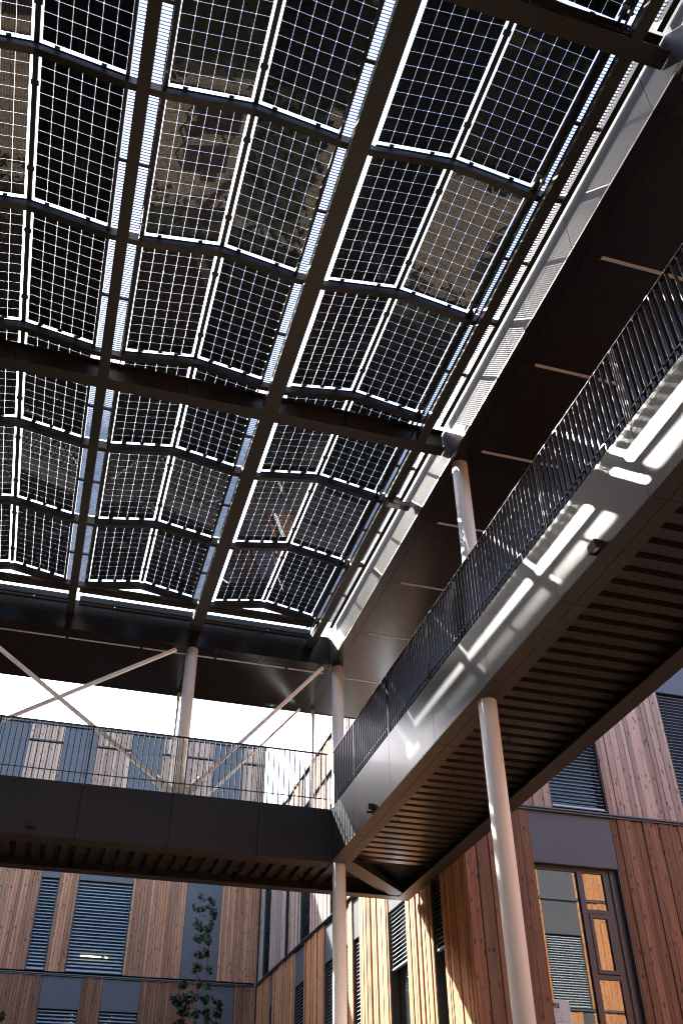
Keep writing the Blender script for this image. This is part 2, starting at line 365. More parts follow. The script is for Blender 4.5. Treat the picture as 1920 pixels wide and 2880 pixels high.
def rowname(r):
    if r >= 3: return '%s row beyond the middle beam' % ORD[r-3]
    if r >= 0: return '%s row before the middle beam' % ORD[2-r]
    return 'row above the nearest beam' if r == -1 else 'row behind the camera'
for bi, xr in enumerate(RIDGE):
    for side in (-1, 1):
        for r in ROWS:
            yf = yfar(r)
            # local frame: x from eave (left panel) or from ridge (right panel), to the right; y backwards from far edge
            if side < 0: org = Vector((xr-0.033-0.955, yf, ZE)); a = -ang; m0 = MGE
            else: org = Vector((xr+0.033, yf, ZR)); a = ang; m0 = MGR
            rot = Matrix.Rotation(a, 4, 'Y')
            cor = [org+rot @ Vector((u*PW, -v*PL, 0)) for u in (0, .25, .5, .75, 1) for v in (0, .25, .5, .75, 1)]
            if not in_view(cor, 10):
                for v in cor[:1]:
                    p = [org+rot @ Vector(q) for q in ((0.02,-PL+.03,0),(PW-.02,-PL+.03,0),(PW-.02,-.03,0),(0.02,-.03,0),(0.02,-PL+.03,.006),(PW-.02,-PL+.03,.006),(PW-.02,-.03,.006),(0.02,-.03,.006))]
                    rest.hull8(p)
                continue
            t = thing('solar_panel', 'solar panel %s of ridge, %s, %s' % ('left' if side < 0 else 'right', BAYN[bi], rowname(r)), 'solar panel', org, 'solar panels of the canopy')
            t.rotation_euler = (0, a, 0)
            inst('glass', glassme, t, (0, 0, 0))
            for i in range(6):
                for j in range(12):
                    inst('cell', cellme, t, (m0+CP*(i+0.5), -0.022-CP*(j+0.5), 0.0032))
            for u in (0.2, 0.74): inst('clamp', clampme, t, (u*PW, 0.0, 0))
            xr_edge = (PW if side < 0 else 0.0)
            for v in (0.22, 0.80): inst('clamp', clampme, t, (xr_edge, -v*PL, 0), rot=(0, 0, math.pi/2))
            if r >= 2:
                for u in (0.22, 0.5, 0.78):
                    inst('junction_box', jbme, t, (u*PW, -0.012, 0))
                inst('cable', cabme, t, (0.22*PW, -0.01, 0))
for xc in (-7.82, -5.40, -2.96): rest.box(xc-0.14, xc+0.14, -6.0, 16.0, 9.95, 10.1)  # flat strips added to block light where out-of-view gratings would lie
rest = rest.build('panels_and_light_blockers', 'cell'); tag(rest, 'further solar panels outside the picture, joined with added light-blocking strips', 'solar panel', kind='stuff')
# bent purlins
BX = [p[0] for p in LB]
for bi, xr in enumerate(RIDGE):
    xl = xr-1.20; xg = xr+1.20
    for r in range(-1, 6):
        if bi < 2: continue
        y0 = yfar(r)+0.022; y1 = y0+0.085
        if not in_view([(xr+q, y0, ZE) for q in (-1, -.5, 0, .5, 1)], 10): continue
        pts = [(xl, xr-1.0, ZE-0.03), (xr-1.0, xr, ZR-0.03), (xr, xr+1.0, ZE-0.03), (xr+1.0, xg, ZE-0.03)]
        D = 0.105
        zs = {xl: ZE-0.03, xr-1.0: ZE-0.03, xr: ZR-0.02, xr+1.0: ZE-0.03, xg: ZE-0.03}
        mb = MB(); xx = [xl, xr-1.0, xr, xr+1.0, xg]
        if r == 5: pass
        for p, q in zip(xx[:-1], xx[1:]):
            za, zb = zs[p], zs[q]
            mb.hull8([(p,y0,za-D),(q,y0,zb-D),(q,y1,zb-D),(p,y1,za-D),(p,y0,za),(q,y0,zb),(q,y1,zb),(p,y1,za)])
        t = thing('bent_purlin', 'bent purlin, %s, far end of the %s' % (BAYN[bi], rowname(r)), 'purlin', (0, 0, 0), 'bent purlins')
        mb.build('purlin_bar', 'steel', t)
        seal = MB()
        for p, q in ((xr-0.99, xr-0.03), (xr+0.03, xr+0.99)):
            za, zb = (ZE, ZR) if p < xr-0.5 else (ZR, ZE)
            seal.hull8([(p,y0-0.012,za-0.02),(q,y0-0.012,zb-0.02),(q,y1+0.03,zb-0.02),(p,y1+0.03,za-0.02),(p,y0-0.012,za-0.008),(q,y0-0.012,zb-0.008),(q,y1+0.03,zb-0.008),(p,y1+0.03,za-0.008)])
        seal.build('gasket_strip', 'black', t)
        bolts = MB()
        for u in (-0.9, -0.45, 0.08, 0.55, 0.92):
            zz = (ZE+(ZR-ZE)*(1-abs(u)))-0.03-D
            bolts.tube((xr+u, y0+0.03, zz-0.012), (xr+u, y0+0.03, zz), 0.011, n=6)
        bolts.build('bolt_heads', 'black', t)
    if bi < 2: continue
    # ridge rail between the two panels, and valley rails at the eaves
    t = thing('ridge_rail', 'slim dark rail along the ridge of the %s' % BAYN[bi], 'rail', (xr, 5, ZR), 'ridge rails')
    MB().box(-0.030, -0.012, -10.6, 10.5, -0.012, 0.03).box(0.012, 0.030, -10.6, 10.5, -0.012, 0.03).build('side_rail', 'black', t)
    MB().box(-0.012, 0.012, -10.6, 10.5, 0.0, 0.02).build('cover_strip', 'steel', t)

# ------------------------------------------------------------------ gratings over the long beams
def grating(x0, x1, y0, y1, z, parent, pitch=0.038, rods=0.11):
    mb = MB(); n = int((y1-y0)/pitch)
    for k in range(n+1):
        y = y0+(y1-y0)*k/n; mb.box(x0, x1, y-0.0028, y+0.0028, z-0.002, z+0.028)
    m = max(1, round((x1-x0)/rods))
    for k in range(m+1):
        x = x0+(x1-x0)*k/m; mb.box(x-0.0016, x+0.0016, y0, y1, z+0.018, z+0.027)
    o = mb.build('bar_grid', 'galv', parent); o['kind'] = 'stuff'
    return o
GR = [(-0.517, -0.688, -0.350, 'narrow left beam'), (1.911, 1.735, 1.985, 'wide centre beam'), (4.279, 4.24, 4.575, 'right edge beam')]
for xc, a, b, nm in GR:
    for y0, y1, sn in [(-6.0, 3.36, 'nearest the camera'), (3.62, 9.62, 'before the middle cross beam'), (9.96, 15.78, 'beyond the middle cross beam')]:
        t = thing('floor_grating', 'open steel grating strip over the %s %s' % (nm, sn), 'grating', (0, 0, 0), 'grating strips')
        cuts = [y0]+[yfar(r)+0.06 for r in range(-5, 6) if y0+0.3 < yfar(r)+0.06 < y1-0.3]+[y1]
        for p, q in zip(cuts[:-1], cuts[1:]):
            grating(a, b, p+0.05, q-0.05, 10.235, t)
            mid = (p+q)/2
            MB().box(a-0.03, b+0.05, mid-0.02, mid+0.02, 10.20, 10.233).build('support_clip', 'steel', t)
        MB().box(a-(0.115 if xc > 4 else 0.045), a-0.004, y0, y1, 10.13, 10.19 if xc > 4 else 10.262).build('edge_angle', 'steel', t)
        MB().box(b+0.004, b+0.075, y0, y1, 10.14 if xc > 4 else 10.19, 10.266).build('edge_angle', 'steel', t)
        for p in cuts[1:-1]:
            MB().box(a-0.04, b+0.076, p-0.032, p+0.032, 10.15, 10.228).build('bracket', 'steel', t)
# grating along the far fascia
t = thing('floor_grating', 'open steel grating strip in front of the far roof fascia', 'grating', (0, 0, 0), 'grating strips')
for bi, xr in enumerate(RIDGE):
    xa, xb = xr-1.10, xr+1.12
    mb = MB(); n = int((xb-xa)/0.0335)
    for k in range(n+1):
        x = xa+(xb-xa)*k/n; mb.box(x-0.0015, x+0.0015, 15.80, 16.04, 10.20, 10.228)
    for k in range(4):
        y = 15.80+0.08*k; mb.box(xa, xb, y-0.0016, y+0.0016, 10.215, 10.227)
    o = mb.build('bar_grid', 'galv', t); o['kind'] = 'stuff'
    MB().box(xa-0.03, xb, 15.64, 15.79, 10.09, 10.20).build('edge_angle', 'steel', t)
    MB().box(xa, xb, 16.045, 16.10, 10.08, 10.20).build('edge_angle', 'steel', t)
# conduits beside the right edge beam and beside the gratings
def conduit(x, z, r, nm):
    t = thing('cable_conduit', 'thin dark cable conduit running along the %s' % nm, 'conduit', (x, 0, z), 'cable conduits')
    MB().tube((0, -6, 0), (0, 15.9, 0), r, n=10).build('pipe', 'rail', t, smooth=True)
    for k in range(-2, 8): MB().box(-r-0.012, r+0.012, 1.2+2.012*k, 1.235+2.012*k, -r-0.006, r+0.03).build('pipe_clip', 'galv', t)
conduit(4.145, 10.135, 0.020, 'right edge beam below the panels')
conduit(4.165, 9.99, 0.014, 'web of the right edge beam')
conduit(-0.32, 10.12, 0.012, 'right side of the narrow left beam')
conduit(1.70, 10.12, 0.012, 'left side of the wide centre beam')
# emergency lamp hanging from the right edge beam
t = thing('emergency_lamp', 'grey emergency exit lamp with a green corner hanging below the right edge beam', 'lamp', (4.43, 11.18, 9.72))
MB().box(-0.20, 0.20, -0.07, 0.07, 0.0, 0.075).build('housing', 'galv', t)
MB().box(-0.18, 0.02, -0.055, 0.055, -0.012, 0.0).build('diffuser', 'led', t)
MB().box(-0.19, -0.13, -0.075, -0.07, 0.01, 0.065).build('exit_face', 'green', t)
MB().box(-0.02, 0.02, -0.02, 0.02, 0.075, 0.09).build('stem', 'galv', t)
MB().tube((0.13, 0, 0), (0.13, 0, -0.045), 0.035, 0.028, n=14).build('sensor', 'frame', t)

# ------------------------------------------------------------------ walkway
WX, WY = 4.69, 16.04                 # outer faces of the gallery towards the courtyard
ZT, ZBm = 6.45, 5.50
gal = thing('gallery_walkway', 'dark panelled gallery walkway turning the corner of the courtyard', 'walkway', (0, 0, 0))
WJY = [5.54+1.825*k for k in range(-5, 6)]
ys = [-4.5]+WJY+[WY]
for a, b in zip(ys[:-1], ys[1:]):
    bxo('fascia_panel', 'gallery', gal, WX, WX+0.025, a+g_, b-g_, ZBm+0.021, ZT)
    bxo('soffit_strip', 'steel', gal, WX, 4.88-g_, a+g_, b-g_, ZBm, ZBm+0.02)
    bxo('soffit_strip', 'steel', gal, 4.88+g_, 5.04, a+g_, b-g_, ZBm, ZBm+0.02)
WJX = [0.27+1.54*k for k in range(-5, 3)]
xs = [-9.0]+WJX+[WX+0.022]
for a, b in zip(xs[:-1], xs[1:]):
    bxo('fascia_panel', 'gallery', gal, a+0.005, b-0.005, WY, WY+0.025, ZBm+0.021, ZT)
    bxo('soffit_strip', 'steel', gal, a+g_, min(b, WX)-g_, WY, WY+0.34, ZBm, ZBm+0.02)
bk = MB(); bk.box(WX+0.03, WX+0.06, -4.5, WY+0.06, ZBm+0.021, ZT-0.01); bk.box(-9, WX+0.03, WY+0.03, WY+0.06, ZBm+0.021, ZT-0.01)
bk.build('backing_channel', 'membrane', gal)
# floor
MB().box(WX+0.062, 6.72, -4.5, 18.22, 6.30, 6.42).box(-9, WX+0.062, WY+0.062, 18.22, 6.30, 6.42).build('floor_plate', 'floor', gal)
# trapezoid deck, one trough at a time joined into two sheets
def deck(p0, p1, q0, q1, alongx):
    mb = MB(); pitch = 0.25; n = int((q1-q0)/pitch); zt, zb = 5.725, 5.655
    prof = [(0.0, zb), (0.145, zb), (0.165, zt), (0.235, zt), (0.25, zb)]
    line = []
    for k in range(n):
        for (d, z) in prof[:-1]: line.append((q0+k*pitch+d, z))
    line.append((q0+n*pitch, zb))
    i = len(mb.v)
    for (q, z) in line:
        if alongx: mb.v += [(p0, q, z), (p1, q, z)]
        else: mb.v += [(q, p0, z), (q, p1, z)]
    for k in range(len(line)-1): mb.f.append((i+2*k, i+2*k+1, i+2*k+3, i+2*k+2))
    for k in range(0, n):                 # thin upper skin so the sheet has body
        pass
    return mb.build('deck_sheet', 'deck', gal)
deck(5.04, 6.62, -4.4, 16.35, True)
deck(16.38, 17.66, -8.9, 5.3, False)
MB().box(5.04, 6.7, -4.45, 17.7, 5.81, 5.82).box(-9, 5.04, 16.1, 17.7, 5.81, 5.82).build('deck_backing', 'membrane', gal)
# back beams
def backbeam(parent):
    mb = MB(); mb.box(6.51, 6.78, -4.5, 17.83, ZBm, ZBm+0.018); mb.build('back_flange', 'steel', gal)
    mb = MB(); mb.box(6.63, 6.645, -4.5, 17.70, ZBm+0.019, 6.30); mb.build('back_web', 'steel', gal)
    mb = MB(); mb.box(-9, 6.505, 17.60, 17.83, ZBm, ZBm+0.018); mb.build('back_flange', 'steel', gal)
    mb = MB(); mb.box(-9, 6.62, 17.71, 17.725, ZBm+0.019, 6.30); mb.build('back_web', 'steel', gal)
    for x in (-2.63, -1.13, 0.355, 1.837, 3.30, 4.79):
        bxo('stiffener', 'steel', gal, x-0.006, x+0.006, 17.61, 17.70, ZBm+0.02, 6.28)
        bxo('web_cover', 'deck', gal, x+0.06, x+0.70, 17.69, 17.705, ZBm+0.03, ZBm+0.16)
        bxo('web_cover', 'deck', gal, x+0.74, x+1.42, 17.69, 17.705, ZBm+0.03, ZBm+0.16)
    for k in range(10): bxo('stiffener', 'steel', gal, 6.515, 6.625, 1.0+1.825*k, 1.012+1.825*k, ZBm+0.02, 6.28)
backbeam(gal)
MB().bar((5.00, 16.06, 5.56), (6.48, 17.56, 5.56), 0.26, 0.10, side=(1, -1, 0)).build('corner_beam', 'steel', gal)
MB().bar((4.98, 16.38, 5.60), (6.2, 17.62, 5.60), 0.07, 0.07, side=(1, -1, 0)).build('corner_beam', 'steel', gal)
# bolts along joints
b_ = MB()
for y in WJY:
    for dy in (-0.035, 0.035):
        for z in (5.56, 5.98, 6.40): b_.tube((WX-0.003, y+dy, z), (WX+0.004, y+dy, z), 0.006, n=6)
b_.build('rivets', 'rail', gal)

def railing(label, alongY, c, p0, p1, posts):
    t = thing('balustrade', label, 'railing', (0, 0, 0), 'gallery railings'); n = int(round((p1-p0)/0.10))
    dx, dy = (0.042, 0.009) if alongY else (0.014, 0.042)
    bm_ = MB().box(-dx/2, dx/2, -dy/2, dy/2, 0, 1.085).mesh('baluster'); bm_.materials.append(M['rail'])
    for k in range(n+1):
        p = p0+0.1*k
        inst('baluster', bm_, t, (c, p, 6.43) if alongY else (p, c, 6.43))
    if alongY:
        MB().box(c-0.028, c+0.028, p0-0.02, p1+0.02, 7.516, 7.528).build('top_rail', 'rail', t)
        MB().box(c-0.012, c+0.012, p0, p1, 6.600, 6.612).build('bottom_rail', 'rail', t)
        MB().box(c+0.03, c+0.045, p0, p1, 6.425, 6.56).build('kick_plate', 'rail', t)
    else:
        MB().box(p0, p1+0.02, c-0.028, c+0.028, 7.516, 7.528).build('top_rail', 'rail', t)
        MB().box(p0, p1, c-0.012, c+0.012, 6.640, 6.652).build('bottom_rail', 'rail', t)
    for q in posts:
        for d in (-0.018, 0.018):
            bx = (c-0.028, c+0.028, q+d-0.006, q+d+0.006) if alongY else (q+d-0.006, q+d+0.006, c-0.028, c+0.028)
            MB().box(*bx, 6.0 if False else 6.43, 7.516).build('post', 'rail', t)
    return t
railing('dark flat bar railing along the right hand gallery', True, WX+0.035, -4.0, 15.95, [y for y in WJY])
railing('dark flat bar railing along the far gallery', False, WY+0.035, -8.9, 4.62, [x for x in WJX])

# ------------------------------------------------------------------ columns and braces
def column(x, y, z0, z1, r, label):
    t = thing('column', label, 'column', (x, y, z0), 'round white columns')
    MB().tube((0, 0, 0), (0, 0, z1-z0), r, n=40).build('shaft', 'white', t, smooth=True)
    MB().box(-r*1.5, r*1.5, -r*1.5, r*1.5, -0.012 if z0 > 0 else 0.0, 0.002 if z0 > 0 else 0.02).build('base_plate', 'steel', t)
column(4.885, 9.70, GZ, SZ, 0.118, 'tall white round column through the right gallery below the middle cross beam')
column(4.885, 16.21, GZ, SZ, 0.118, 'tall white round column at the corner of the gallery')
column(4.885, 3.42, GZ, SZ, 0.118, 'white round column at the upper right edge under the nearest cross beam')
column(1.915, 16.30, 6.435, SZ, 0.115, 'white round column standing on the far gallery between the braces')
column(1.945, 18.16, 6.435, SZ, 0.030, 'slender white post behind the round column on the far gallery')
column(4.90, 18.16, 6.435, SZ, 0.034, 'slender white post behind the corner column on the far gallery')
def brace(a, b, w, label):
    t = thing('diagonal_brace', label, 'brace', (0, 0, 0), 'white diagonal braces')
    a = Vector(a); b = Vector(b); MB().bar(a, b, 0.06, w).build('strut', 'white', t)
    d = (a-b).normalized()
    if b.z < 6.9:
        MB().bar(b-d*0.16+Vector((0, 0.036, 0)), b+d*0.22+Vector((0, 0.036, 0)), 0.012, 0.17).build('gusset_plate', 'white', t)
        for k in (0.02, 0.10, 0.17): MB().tube(b+d*k+Vector((0, -0.045, 0.02)), b+d*k+Vector((0, 0.05, 0.02)), 0.012, n=8).build('bolt', 'steel', t)
brace((-2.40, 16.25, 9.46), (1.66, 16.25, 6.66), 0.064, 'white diagonal brace falling rightwards to the far column foot')
brace((1.60, 16.34, 9.47), (-2.66, 16.34, 6.66), 0.064, 'white diagonal brace falling leftwards from the top of the far column')
brace((4.58, 16.25, 9.47), (2.17, 16.25, 6.69), 0.064, 'white diagonal brace from the corner column top to the far column foot')
brace((4.60, 18.16, 9.48), (2.17, 18.16, 6.66), 0.042, 'thinner white diagonal brace behind, on the outer edge of the far gallery')

# ------------------------------------------------------------------ wall lights on the gallery fascia
def walllight(x, y, z, axis, label):
    t = thing('wall_light', label, 'light', (x, y, z), 'box lights on the gallery fascia')
    if axis == 'x': t.rotation_euler = (0, 0, math.pi/2)       # local -y points out of the wall; here out towards -x
    if axis == 'x': t.rotation_euler = (0, 0, -math.pi/2)
    mb = MB(); w, d, h = 0.075, 0.10, 0.10
    mb.box(-w, w, -0.012, 0.0, 0, h); mb.box(-w, w, -d, -0.012, h-0.012, h); mb.box(-w, -w+0.01, -d, -0.012, 0, h-0.012); mb.box(w-0.01, w, -d, -0.012, 0, h-0.012); mb.box(-w+0.01, w-0.01, -d, -d+0.01, 0.0, h-0.012)
    mb.build('housing', 'black', t)
    MB().box(-w+0.012, w-0.012, -d+0.02, -0.02, 0.035, 0.045).build('lens', 'led', t)
    MB().box(-0.02, 0.02, -0.004, 0.0, h, h+0.03).build('cable_entry', 'black', t)
walllight(WX-0.002, 6.45, 5.50, 'x', 'black box light on the sunlit right gallery fascia')
walllight(WX-0.002, 13.67, 5.53, 'x', 'black box light on the right gallery fascia near its corner')
walllight(-0.44, WY-0.002, 5.60, 'y', 'small black box light on the far gallery fascia')

# ------------------------------------------------------------------ facades
cube = {}
def board_mesh(m):
    if m not in cube:
        mb = MB(); mb.box(-0.5, 0.5, -0.5, 0.5, 0, 1); me = mb.mesh('board'); me.materials.append(M[m]); cube[m] = me
    return cube[m]
class Facade:
    """u runs along the wall, n points out of it, z up."""
    def __init__(s, parent, plane, axis, sign, seed):
        s.p, s.pl, s.ax, s.sg = parent, plane, axis, sign; s.r = random.Random(seed)
    def b(s, u0, u1, n0, n1, z0, z1):
        a, b = sorted((s.pl+s.sg*n0, s.pl+s.sg*n1))
        return (u0, u1, a, b, z0, z1) if s.ax == 'x' else (a, b, u0, u1, z0, z1)
    def box(s, name, m, *q, parent=None): return MB().box(*s.b(*q)).build(name, m, parent or s.p)
    def boards(s, u0, u1, z0, z1, m, wmin=0.075, wmax=0.12, joined=None):
        u = u0
        while u < u1-0.03:
            w = s.r.uniform(wmin, wmax)
            if u1-(u+w) < 0.06: w = u1-u
            n1 = s.r.choice((0.0, 0.006, 0.012, 0.022, 0.03)); e = s.r.uniform(-0.004, 0.004)
            q = s.b(u+0.003, u+w-0.005, -0.03, n1, z0+e, z1+e)
            if joined is not None: joined.box(*q)
            else:
                o = inst('board', board_mesh(m), s.p, ((q[0]+q[1])/2, (q[2]+q[3])/2, q[4]), scale=(q[1]-q[0], q[3]-q[2], q[5]-q[4]))
            u += w
    def blind(s, w, u0, u1, z0, z1, pitch, single, n=-0.07):
        k = int((z1-z0)/pitch); d = 0.034
        if single:
            mb = MB(); L_ = u1-u0
            pr = []
            for j in range(5):
                g2 = -1+j*0.5; pr.append((g2*d, -0.55*g2*d*1.0+0.010*(1-g2*g2)))
            ii = 0
            for uu in (-L_/2, L_/2):
                for (nn, zz) in pr: mb.v.append((uu, nn*s.sg, zz) if s.ax == 'x' else (nn*s.sg, uu, zz))
            for j in range(4): mb.f.append((j, j+1, 5+j+1, 5+j))
            me = mb.mesh('slat'); me.materials.append(M['slat'])
            for j in range(k+1):
                z = z0+j*pitch; c = s.pl+s.sg*n; um = (u0+u1)/2
                o = inst('slat', me, w, (um, c, z) if s.ax == 'x' else (c, um, z))
        else:
            mb = MB()
            for j in range(k+1):
                z = z0+j*pitch; i = len(mb.v)
                for uu in (u0, u1):
                    for g2 in (-1, -0.4, 0.4, 1):
                        c = s.pl+s.sg*(n+g2*d*1.25); zz = z-0.62*g2*d*1.25+0.010*(1-g2*g2)
                        mb.v.append((uu, c, zz) if s.ax == 'x' else (c, uu, zz))
                for j2 in range(3): mb.f.append((i+j2, i+j2+1, i+4+j2+1, i+4+j2))
            o = mb.build('blind', 'slat', w); o['kind'] = 'stuff'
        cords = MB()
        for f in ((0.08, 0.92) if u1-u0 < 1.4 else (0.06, 0.5, 0.94)):
            u = u0+(u1-u0)*f; cords.box(*s.b(u-0.002, u+0.002, n+0.036, n+0.039, z0, z1))
        cords.build('blind_cord', 'black', w)
        MB().box(*s.b(u0, u1, n-0.03, n+0.035, z0-0.045, z0-0.02)).build('bottom_bar', 'slat', w)
    def window(s, u0, u1, z0, z1, blind=None, pitch=0.098, single=False, jamb=0.05, mullions=()):
        fr = MB(); d0, d1 = -0.19, -0.13
        fr.box(*s.b(u0, u0+jamb, d0, d1, z0, z1)); fr.box(*s.b(u1-jamb, u1, d0, d1, z0, z1))
        fr.box(*s.b(u0+jamb, u1-jamb, d0, d1, z0, z0+jamb)); fr.box(*s.b(u0+jamb, u1-jamb, d0, d1, z1-jamb, z1))
        for mu in mullions: fr.box(*s.b(mu-0.03, mu+0.03, d0, d1+0.003, z0+jamb, z1-jamb))
        # reveals
        fr.box(*s.b(u0, u0+0.015, d1, 0.0, z0, z1)); fr.box(*s.b(u1-0.015, u1, d1, 0.0, z0, z1)); fr.box(*s.b(u0+0.015, u1-0.015, d1, 0.005, z0, z0+0.02))
        w = fr.build('window', 'frame', s.p)
        MB().box(*s.b(u0+jamb, u1-jamb, -0.168, -0.160, z0+jamb, z1-jamb)).build('pane', 'pane', w)
        if blind is not None:
            b0 = z0+0.08+(1-blind)*(z1-z0-0.08)
            s.blind(w, u0+0.03, u1-0.03, b0, z1-0.02, pitch, single)
        return w

# ---- far building, faces the camera
YFAR = 31.9
fb = thing('timber_building', 'tall timber clad building closing the far side of the courtyard', 'building', (0, 0, 0))
F = Facade(fb, YFAR, 'x', -1, 5)
MB().box(-26, 6.80, YFAR+0.20, YFAR+14, GZ, 14.80).box(6.80, 7.6, YFAR+0.05, YFAR+13, GZ, 11.5).build('wall', 'membrane', fb)
MB().box(-26.1, 6.86, YFAR-0.06, YFAR+14, 14.81, 14.94).build('roof_coping', 'header', fb)
MB().box(6.805, 6.84, YFAR, YFAR+14, GZ, 14.80).build('end_wall', 'wood_w', fb)
def storey(F, segs, zb, zh, zt, wm, single=False, blind=1.0, pitch=0.098, win_zb=None, wmin=0.075, wmax=0.12):
    """zb bottom of storey, zh underside of the header panel, zt top"""
    for q in segs:
        kind, a, b = q[0], q[1], q[2]
        if kind == 'wood': F.boards(a, b, zb+0.03, zt-0.03, wm, wmin, wmax)
        elif kind == 'grey': F.box('grey_panel', 'header', a+0.01, b-0.01, -0.05, -0.012, zb+0.04, zt-0.04)
        elif kind == 'win':
            F.box('grey_panel', 'header', a+0.005, b-0.005, -0.05, -0.008, zh, zt-0.04)
            F.window(a+0.005, b-0.005, (win_zb or zb+0.05), zh-0.02, blind=q[3] if len(q) > 3 else blind, pitch=pitch, single=single)
storey(F, [('wood', -3.0, .32), ('win', .32, 1.50), ('wood', 1.50, 2.10), ('win', 2.10, 3.26), ('wood', 3.26, 4.97), ('grey', 4.97, 6.17), ('wood', 6.17, 6.84)], 3.20, 5.93, 6.84, 'wood_b')
storey(F, [('wood', -3.0, -.25), ('win', -.25, .33), ('wood', .33, .91), ('win', .91, 2.65), ('wood', 2.65, 4.40), ('grey', 4.40, 5.57), ('wood', 5.57, 6.80)], 6.90, 9.66, 10.50, 'wood_w')
storey(F, [('wood', -3.9, -2.65), ('win', -2.65, -1.50), ('wood', -1.50, -.36), ('win', -.36, .80), ('wood', .80, 1.98), ('win', 1.98, 3.10), ('wood', 3.10, 4.90), ('win', 4.90, 6.02), ('wood', 6.02, 6.80)], 10.56, 12.40, 14.17, 'wood_g', blind=None)
for a, b in ((-3.9, -2.65), (-1.50, -.36), (.80, 1.98), (3.10, 4.90), (6.02, 6.80)): F.boards(a, b, 14.24, 14.79, 'wood_g')
for a, b in ((-2.65, -1.50), (-.36, .80), (1.98, 3.10), (4.90, 6.02)): F.box('grey_panel', 'header', a+0.005, b-0.005, -0.05, -0.008, 14.135, 14.79)
for a, b in ((-3.9, -2.65), (-1.50, -.36), (.80, 1.98), (3.10, 4.90), (6.02, 6.80)): F.box('ledge', 'ledge', a, b, -0.04, 0.07, 14.175, 14.225)
for z, xe in ((10.50, 6.80), (6.84, 6.78), (3.14, 6.78)):
    F.box('ledge', 'ledge', -26, xe, -0.05, 0.085, z+0.004, z+0.030); F.box('ledge', 'ledge', -26, xe, -0.05, 0.045, z-0.03, z+0.002)
rm_ = MB(); rm_.box(-26, -3.0, YFAR, YFAR+0.05, 3.2, 6.8); rm_.box(-26, -3.0, YFAR, YFAR+0.05, 6.9, 10.5); rm_.box(-26, -3.9, YFAR, YFAR+0.05, 10.56, 14.79); rm_.box(-26, 6.75, YFAR, YFAR+0.05, GZ, 3.1)
rm_.build('cladding_rest', 'wood_b', fb)
# lit ceiling lamps seen through the blind, inside the room
t = thing('ceiling_lamp', 'glowing office lamp behind the wide blind of the far building', 'lamp', (1.60, YFAR+0.02, 7.42))
lampm = bpy.data.materials.new('lit_lamp'); lampm.use_nodes = True
bb = lampm.node_tree.nodes['Principled BSDF']; bb.inputs['Emission Color'].default_value = (1.0, 0.78, 0.35, 1); bb.inputs['Emission Strength'].default_value = 1.2; bb.inputs['Base Color'].default_value = (0.8, 0.7, 0.5, 1)
MB().box(-0.28, 0.34, -0.012, 0.012, -0.012, 0.012).build('tube_light', lampm, t)
MB().box(0.45, 0.54, -0.012, 0.012, -0.018, 0.006).build('tube_light', lampm, t)

# ---- side building, faces the courtyard from the right
XR = 6.90
sb = thing('timber_building', 'lower timber clad side building with sunlit slats along the right', 'building', (0, 0, 0))
S = Facade(sb, XR, 'y', -1, 8)
YC = 15.27                           # corner where the wing turns
def zl(y): return 6.56+(y-YC)*0.0186
MB().box(XR+0.20, 40, YC+0.20, YFAR-0.02, GZ, 11.60).build('wall', 'membrane', sb)
MB().box(XR-0.06, 40.1, YC-0.06, YFAR-0.03, 11.61, 11.73).build('roof_coping', 'header', sb)
def sideseg(segs, zb, zt, zh, wm, sill=None):
    for q in segs:
        kind, b, a = q[0], q[1], q[2]; ym = (a+b)/2
        z0 = zb(ym) if callable(zb) else zb; z1 = zt(ym) if callable(zt) else zt
        if kind == 'wood': S.boards(a, b, z0+0.035, z1-0.035, wm, 0.07, 0.125)
        else:
            h = z1-zh
            S.box('grey_panel', 'header', a+0.005, b-0.005, -0.05, -0.008, h, z1-0.045)
            S.window(a+0.005, b-0.005, z0+0.05, h-0.02, blind=q[3] if len(q) > 3 else 1.0, pitch=0.08, single=(ym < 28))
low = [('wood', 31.86, 30.12), ('win', 30.12, 29.75), ('wood', 29.75, 27.12), ('win', 27.12, 26.14), ('wood', 26.14, 24.16), ('win', 24.16, 22.23), ('wood', 22.23, 21.80), ('win', 21.80, 21.32), ('wood', 21.32, 19.38), ('win', 19.38, 18.29, 0.30), ('wood', 18.29, 16.95), ('win', 16.95, 16.46, 0.35), ('wood', 16.46, YC+0.0)]
sideseg(low, 2.0, zl, 0.92, 'wood_o')
upp = [('wood', 31.86, 31.32), ('win', 31.32, 30.42), ('wood', 30.42, 28.43), ('win', 28.43, 28.02), ('wood', 28.02, 26.66), ('win', 26.66, 25.60), ('wood', 25.60, 23.67), ('win', 23.67, 22.22), ('wood', 22.22, 21.86), ('win', 21.86, 21.30), ('wood', 21.30, 19.4), ('win', 19.4, 18.3), ('wood', 18.3, YC)]
sideseg(upp, zl, 10.52, 0.87, 'wood_g')
for q in upp:
    if q[0] == 'wood': S.boards(q[2], q[1], 10.57, 11.58, 'wood_w', 0.07, 0.125)
    else: S.box('grey_panel', 'header', q[2]+0.005, q[1]-0.005, -0.05, -0.008, 10.57, 11.58)
mb = MB()
for (n0, n1, d0, d1) in ((-0.05, 0.085, 0.004, 0.032), (-0.05, 0.045, -0.034, 0.002)):
    a0, a1 = XR-n1, XR-n0
    mb.hull8([(a0,YC-0.085,zl(YC)+d0),(a1,YC-0.085,zl(YC)+d0),(a1,YFAR-0.09,zl(YFAR)+d0),(a0,YFAR-0.09,zl(YFAR)+d0),(a0,YC-0.085,zl(YC)+d1),(a1,YC-0.085,zl(YC)+d1),(a1,YFAR-0.09,zl(YFAR)+d1),(a0,YFAR-0.09,zl(YFAR)+d1)])
mb.build('ledge', 'ledge', sb)
